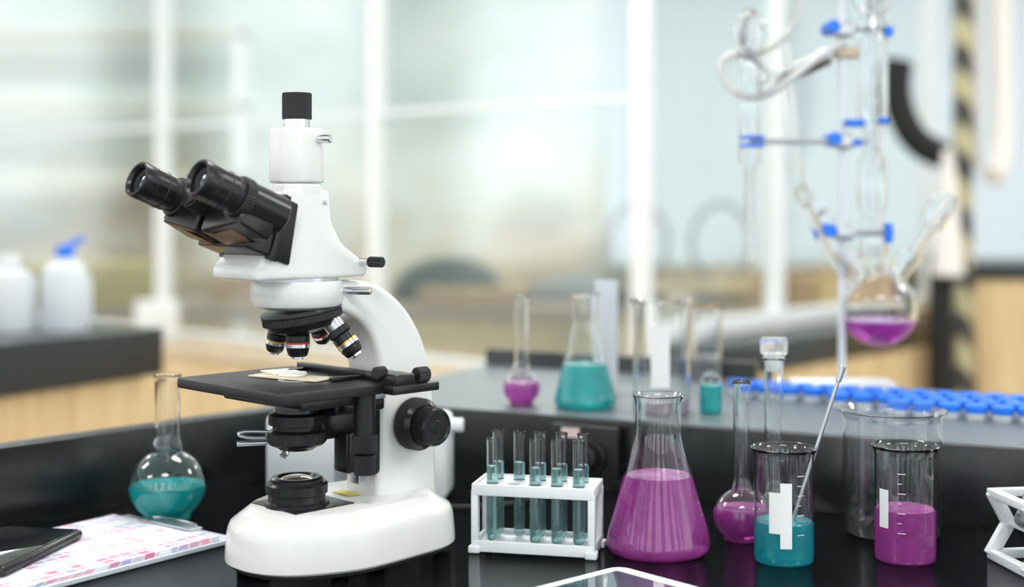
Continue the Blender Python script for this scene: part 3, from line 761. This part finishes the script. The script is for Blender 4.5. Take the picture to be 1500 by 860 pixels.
for x,y,s,mm in ((-.15,5.32,(.42,.16,.07),brown),(-1.62,5.4,(.52,.3,.17),M('olive_carton',(.42,.35,.14),.8,noise=.2)),(-1.05,5.5,(.3,.25,.12),brown),(1.12,5.45,(.28,.25,.12),brown),(-.75,5.7,(.30,.2,.12),M('beige_carton',(.70,.62,.50),.8,noise=.15)),(1.5,5.6,(.3,.3,.12),dark)):
    box('cardboard_box',(x,y,.805+s[2]/2),s,mm,None,.004,(0,0,random.uniform(-.12,.12)))
for x in (.50,.83):
    hc=empty('hose_coil',(x,5.42,.806))
    for k in range(1): 
        tube('coil',[(.12*math.cos(t*math.pi/8),.02*k,.24+.16*math.sin(t*math.pi/8)) for t in range(-3,12)],.009,M('coil_rubber',(.12,.14,.14),.5,noise=.2),hc)
    box('foot',(0,.01,.02),(.22,.1,.04),dark,hc)
sh=empty('wall_shelf',(-2.6,7.7,0))
for z in(1.35,1.75,2.15): box('board',(0,0,z),(2.2,.3,.03),M('shelf_wood',(.70,.64,.54),.6,noise=.1),sh)
for x in(-1.08,1.08): box('upright',(x,0,1.1),(.04,.3,2.2),frame,sh)
sc_=empty('striped_column',(1.32,4.0,0))
def stripe():
    m_,t,p=newmat('hazard_stripes'); tc=t.nodes.new('ShaderNodeTexCoord'); wv=t.nodes.new('ShaderNodeTexWave'); wv.bands_direction='DIAGONAL'; wv.inputs['Scale'].default_value=4
    r=t.nodes.new('ShaderNodeValToRGB'); r.color_ramp.interpolation='CONSTANT'; r.color_ramp.elements[0].color=(.04,.04,.035,1); r.color_ramp.elements[1].position=.5; r.color_ramp.elements[1].color=(.50,.45,.26,1)
    t.links.new(tc.outputs['Object'],wv.inputs['Vector']); t.links.new(wv.outputs['Fac'],r.inputs['Fac']); t.links.new(r.outputs['Color'],p.inputs['Base Color']); return m_
box('post',(0,0,1.6),(.045,.045,3.2),stripe(),sc_)
dp=empty('white_drain_pipe',(0,0,0))
tube('pipe',[(1.44,4.02,3.1),(1.44,4.02,2.2),(1.44,4.02,1.55),(1.44,4.0,1.38),(1.42,3.97,1.31),(1.385,3.94,1.28)],.034,pipem,dp)
tube('thin_pipe',[(1.375,4.05,3.1),(1.375,4.05,2.2),(1.375,4.05,1.3)],.014,pipem,dp)
mc=empty('fume_extractor_arm',(0,0,0))
tube('elbow',[(1.13,3.98,1.62),(1.11,3.98,1.54),(1.14,3.98,1.42),(1.20,3.98,1.36),(1.26,3.98,1.345)],.042,rubber,mc)
lathe('hood',[(.012,.36),(.022,.30),(.042,.04),(.046,0),(.042,0),(.018,.30)],pipem,mc,(1.245,3.9,1.0),(0,0,1))
cyl('stand',(1.235,3.93,0),(1.235,3.93,1.06),.034,rubber,mc)
cf=cabinet_bench('far_cabinet',[(1.06,4.3),(1.235,4.3),(1.235,4.7),(1.06,4.7)],1.02,.03,topmat=pipem)
cabinet_bench('far_cabinet',[(1.40,4.15),(2.6,4.15),(2.6,4.7),(1.40,4.7)],1.02,.05)
bpn=empty('wall_panel_board',(0,0,0))
box('panel',(1.95,7.97,1.75),(2.8,.05,1.8),M('pale_blue_panel',(.66,.75,.83),.6,noise=.06,scale=2),bpn)

# ---------------------------------------------------------------- camera
cd=bpy.data.cameras.new('camera'); cam=bpy.data.objects.new('camera',cd); COL.objects.link(cam)
cam.location=(0,0,H); cam.rotation_euler=(math.pi/2,0,0)
cd.sensor_width=36; cd.lens=48; cd.shift_y=-130/1500; cd.clip_start=.02
cd.dof.use_dof=True; cd.dof.focus_distance=1.13; cd.dof.aperture_fstop=2.4
S.camera=cam
